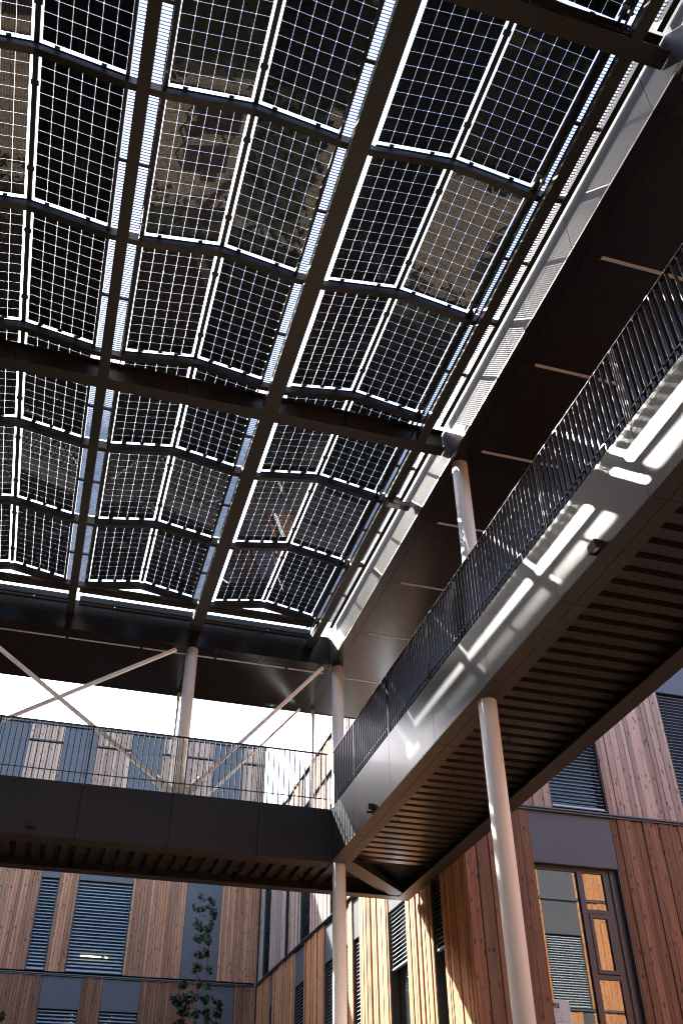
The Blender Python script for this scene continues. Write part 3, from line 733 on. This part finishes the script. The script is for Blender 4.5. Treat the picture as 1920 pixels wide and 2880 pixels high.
S.box('ledge', 'ledge', YC, YFAR-0.09, -0.05, 0.075, 10.50, 10.555)
S.box('ledge', 'ledge', YC, YFAR-0.09, -0.05, 0.075, 1.93, 1.985)
S.box('cladding_rest', 'wood_o', YC, YFAR-0.1, -0.05, 0.0, GZ, 1.92)

# ---- wing of the side building, faces the camera on the right
wb = thing('timber_building', 'brown timber wing with the tall window at the lower right', 'building', (0, 0, 0))
W = Facade(wb, YC, 'x', -1, 21)
ZLW = 6.56
X0, X1 = XR-0.0, 15.6
W.boards(X0+0.003, 8.24, 2.0, ZLW-0.035, 'wood_b', 0.095, 0.155)
W.boards(9.96, X1, 2.0, ZLW-0.035, 'wood_b', 0.095, 0.155)
W.boards(X0+0.003, 8.78, ZLW+0.035, 10.50, 'wood_g', 0.095, 0.155)
W.boards(9.96, 11.66, ZLW+0.035, 10.50, 'wood_g', 0.095, 0.155)
W.boards(13.6, X1, ZLW+0.035, 10.50, 'wood_g', 0.095, 0.155)
W.boards(X0, X1, 10.57, 11.58, 'wood_w', 0.095, 0.155)
W.box('ledge', 'ledge', X0+0.06, X1, -0.05, 0.085, ZLW+0.004, ZLW+0.030); W.box('ledge', 'ledge', X0+0.06, X1, -0.05, 0.05, ZLW-0.03, ZLW+0.002)
W.box('ledge', 'ledge', X0, X1, -0.05, 0.075, 10.50, 10.555)
W.box('cladding_rest', 'wood_b', X0, X1, -0.05, 0.0, GZ, 1.92); W.box('ledge', 'ledge', X0, X1, -0.05, 0.07, 1.93, 1.985)
W.box('grey_panel', 'header', 8.245, 9.955, -0.05, -0.008, 5.60, ZLW-0.035)
W.box('grey_panel', 'header', 8.785, 9.955, -0.05, -0.008, 9.46, 10.49); W.box('grey_panel', 'header', 11.665, 13.595, -0.05, -0.008, 9.46, 10.49)
W.window(8.785, 9.955, ZLW+0.09, 9.44, blind=1.0, pitch=0.072, single=True)
W.window(11.665, 13.595, ZLW+0.09, 9.44, blind=1.0, pitch=0.072, single=True)
# tall window with mullion, casement and transoms
fr = MB(); d0, d1 = -0.19, -0.13; zb_, zt_ = 2.2, 5.58
def fbx(u0, u1, z0, z1, dd=0.0, m=None): (m or fr).box(*W.b(u0, u1, d0, d1+dd, z0, z1))
fbx(8.245, 8.265, zb_, zt_); fbx(9.67, 9.80, zb_, zt_); fbx(8.265, 9.67, zt_-0.07, zt_); fbx(8.265, 9.67, zb_, zb_+0.06)
fbx(9.135, 9.245, zb_+0.06, zt_-0.07, 0.012)
fbx(9.245, 9.67, 4.80, 4.87, 0.004); fbx(9.245, 9.67, 3.73, 3.80, 0.004)
fr.box(*W.b(9.80, 9.955, -0.19, -0.10, zb_, zt_)); fr.box(*W.b(9.93, 9.955, -0.10, 0.0, zb_, zt_)); fr.box(*W.b(8.245, 9.93, -0.125, -0.0, zt_, zt_+0.016))
tw = fr.build('window', 'frame', wb)
cs = MB()
for (u0, u1, z0, z1) in ((9.258, 9.315, 3.812, 4.788), (9.60, 9.655, 3.812, 4.788), (9.315, 9.60, 4.725, 4.788), (9.315, 9.60, 3.812, 3.875)): cs.box(*W.b(u0, u1, -0.165, -0.108, z0, z1))
cs.build('casement', 'frame', tw)
MB().box(*W.b(8.265, 9.135, -0.168, -0.160, zb_+0.06, zt_-0.07)).build('pane', 'pane', tw)
MB().box(*W.b(9.315, 9.60, -0.150, -0.143, 3.875, 4.725)).build('pane', 'pane', tw)
MB().box(*W.b(9.245, 9.67, -0.168, -0.160, 4.87, zt_-0.07)).build('pane', 'pane', tw)
MB().box(*W.b(9.245, 9.67, -0.168, -0.160, zb_+0.06, 3.73)).build('pane', 'pane', tw)
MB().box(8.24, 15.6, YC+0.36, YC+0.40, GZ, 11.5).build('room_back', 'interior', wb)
# paper notices inside the glass
def text_mesh(s, size, shear=0.0):
    cu = bpy.data.curves.new('lettering', 'FONT'); cu.body = s; cu.size = size; cu.shear = shear; cu.extrude = 0.0005; cu.offset = 0.004
    o = bpy.data.objects.new('tmp', cu); col.objects.link(o)
    dg = bpy.context.evaluated_depsgraph_get(); dg.update()
    me = bpy.data.meshes.new_from_object(o.evaluated_get(dg)); bpy.data.objects.remove(o); return me
for k, (z0, z1) in enumerate(((3.055, 3.375), (2.73, 3.050))):
    t = thing('paper_notice', '%s white paper notice with bold black lettering behind the tall window' % ('upper' if k == 0 else 'lower'), 'notice', (8.30, YC+0.155, z0), 'paper notices in the window')
    MB().box(0, 0.325, 0.0, 0.002, 0, z1-z0).build('sheet', 'paper', t)
    me = text_mesh('lang', 0.105, 0.12); me.materials.clear(); me.materials.append(M['ink'])
    o = inst('lettering', me, t, (0.015, -0.002, z1-z0-0.10), rot=(math.pi/2, 0, 0), scale=(0.72, 1, 1))
    MB().box(0.012, 0.13, -0.002, -0.0005, z1-z0-0.118, z1-z0-0.108).build('underline', 'ink', t)
    ln = MB()
    for j, (a, b, zz) in enumerate(((0.02, 0.145, 0.185), (0.02, 0.145, 0.165), (0.02, 0.10, 0.145), (0.02, 0.085, 0.13), (0.09, 0.17, 0.06), (0.10, 0.18, 0.045), (0.11, 0.185, 0.03))): ln.box(a, b, -0.002, -0.0005, zz, zz+0.004)
    ln.build('small_print', 'ink_grey', t)
    MB().tube((0.15, -0.002, 0.095), (0.15, -0.0005, 0.095), 0.010, n=12).build('round_stamp', 'ink_grey', t)

# ---- buildings out of the picture that close the place (seen only in reflections and bounced light; one added for shade)
ob = thing('timber_building', 'sunlit timber building behind the camera, mirrored in the tall window', 'building', (0, 0, 0))
E_ = Facade(ob, -2.0, 'x', 1, 33)
MB().box(12.0, 32, -12, -2.20, GZ, 13.4).build('wall', 'membrane', ob)
rj = MB(); rh = MB()
for z0, z1 in ((GZ, 3.2), (3.3, 6.85), (6.95, 10.62), (10.74, 13.4)):
    E_.boards(12.0, 17.8, z0, z1, 'wood_o', 0.09, 0.14, joined=rj); E_.boards(19.3, 32.0, z0, z1, 'wood_o', 0.09, 0.14, joined=rj)
    rh.box(*E_.b(12.0, 32.0, -0.04, 0.05, z1+0.02, z1+0.08))
E_.boards(17.8, 18.85, GZ, 6.85, 'wood_o', 0.09, 0.14, joined=rj)
rh.box(*E_.b(18.85, 19.3, -0.05, 0.0, GZ, 6.85)); rh.box(*E_.b(17.8, 19.3, -0.05, -0.005, 9.42, 13.4))
E_.window(17.8, 19.3, 6.96, 9.4, blind=1.0, pitch=0.085)
o = rj.build('cladding', 'wood_o', ob); o['kind'] = 'stuff'
o = rh.build('grey_panels', 'header', ob)
eb = thing('timber_building', 'unseen added wall block shading the wing from beyond the right edge', 'building', (0, 0, 0))  # plain unseen block added to cut the sky light on the wing
MB().box(22.0, 34, -1.9, YC+0.1, GZ, 12.5).build('wall', 'wood_b', eb)
lb = thing('timber_building', 'timber building outside the left edge of the courtyard', 'building', (0, 0, 0))
MB().box(-22, -10.9, -14, YFAR-0.1, GZ, 11.6).build('wall', 'wood_b', lb)
MB().box(-22, 11.9, -16, -14.05, GZ, 11.6).build('wall', 'wood_b', lb)

# ------------------------------------------------------------------ trees
def leaf_shape():
    pts = []
    for k in range(10):
        a = math.pi/2+2*math.pi*k/10; r = 1.0 if k % 2 == 0 else 0.52
        if k == 5: r = 0.35
        pts.append((r*math.cos(a), r*math.sin(a)))
    return pts
LS = leaf_shape()
def tree(x, y, ztop, stems, clumps, seed, label, lsize=0.075):
    rnd = random.Random(seed)
    t = thing('young_tree', label, 'tree', (x, y, GZ), 'slender young trees')
    tr = MB(); lf = MB(); H = ztop-GZ
    def leaf(c, s):
        nrm = Vector((rnd.gauss(0, .6), rnd.gauss(-.5, .5), rnd.gauss(0.5, .5))).normalized()
        u = nrm.orthogonal().normalized(); a = rnd.uniform(0, 6.28); u = Matrix.Rotation(a, 3, nrm) @ u; w = nrm.cross(u); i = len(lf.v)
        lf.v.append(tuple(c))
        for (px, py) in LS: lf.v.append(tuple(c+u*(px*s)+w*(py*s)-nrm*(0.25*s*(px*px+py*py))))
        for k in range(10): lf.f.append((i, i+1+k, i+1+(k+1) % 10))
    for (dx, dz, zb, br) in stems:
        p = Vector((dx*0.25, 0, 0)); n = 26; top = H+dz
        for k in range(1, n+1):
            f = k/n
            q = Vector((dx*(0.25+0.75*f)+0.03*math.sin(f*9+dx*20), 0.03*math.cos(f*7), top*f))
            tr.tube(p, q, 0.035*(1-0.85*(f-1/n))+0.004, 0.035*(1-0.85*f)+0.004, n=7); 
            if q.z > zb:
                nb = rnd.choice((1, 2, 2, 3))
                for b in range(nb):
                    a = rnd.uniform(0, 6.28); l = rnd.uniform(0.4, 1.0)*br*(0.55+0.45*math.sin(f*23+dx*9)**2)*(1.15-0.35*f)
                    e = q+Vector((math.cos(a)*l, math.sin(a)*l*0.8, rnd.uniform(-0.05, 0.16)))
                    tr.tube(q, e, 0.006, 0.003, n=4, cap=False)
                    for c in range(clumps):
                        s = rnd.uniform(0.3, 1.08); cc = q.lerp(e, s)+Vector((rnd.gauss(0, .035), rnd.gauss(0, .035), rnd.gauss(-0.03, .05)))
                        leaf(cc, lsize*rnd.uniform(0.6, 1.2))
            p = q
    tr.build('trunk', 'bark', t); lf.build('crown', 'leaf', t)
tree(4.52, 28.0, 8.25, [(-0.20, 0.05, 3.6, 0.27), (0.13, 0.0, 4.4, 0.25)], 13, 3, 'tallest slender young tree with two stems before the far building', 0.088)
tree(4.00, 28.4, 5.95, [(-0.08, 0.0, 1.5, 0.42), (0.10, -0.3, 1.5, 0.40)], 15, 5, 'shorter leafy young tree left of the tallest one', 0.09)
tree(4.98, 28.2, 5.62, [(-0.02, 0.0, 1.5, 0.38)], 16, 9, 'shorter leafy young tree right of the tallest one', 0.09)
tree(-0.66, 28.0, 4.95, [(0.0, 0.0, 2.0, 0.36)], 9, 12, 'young tree whose tip shows at the left edge', 0.09)
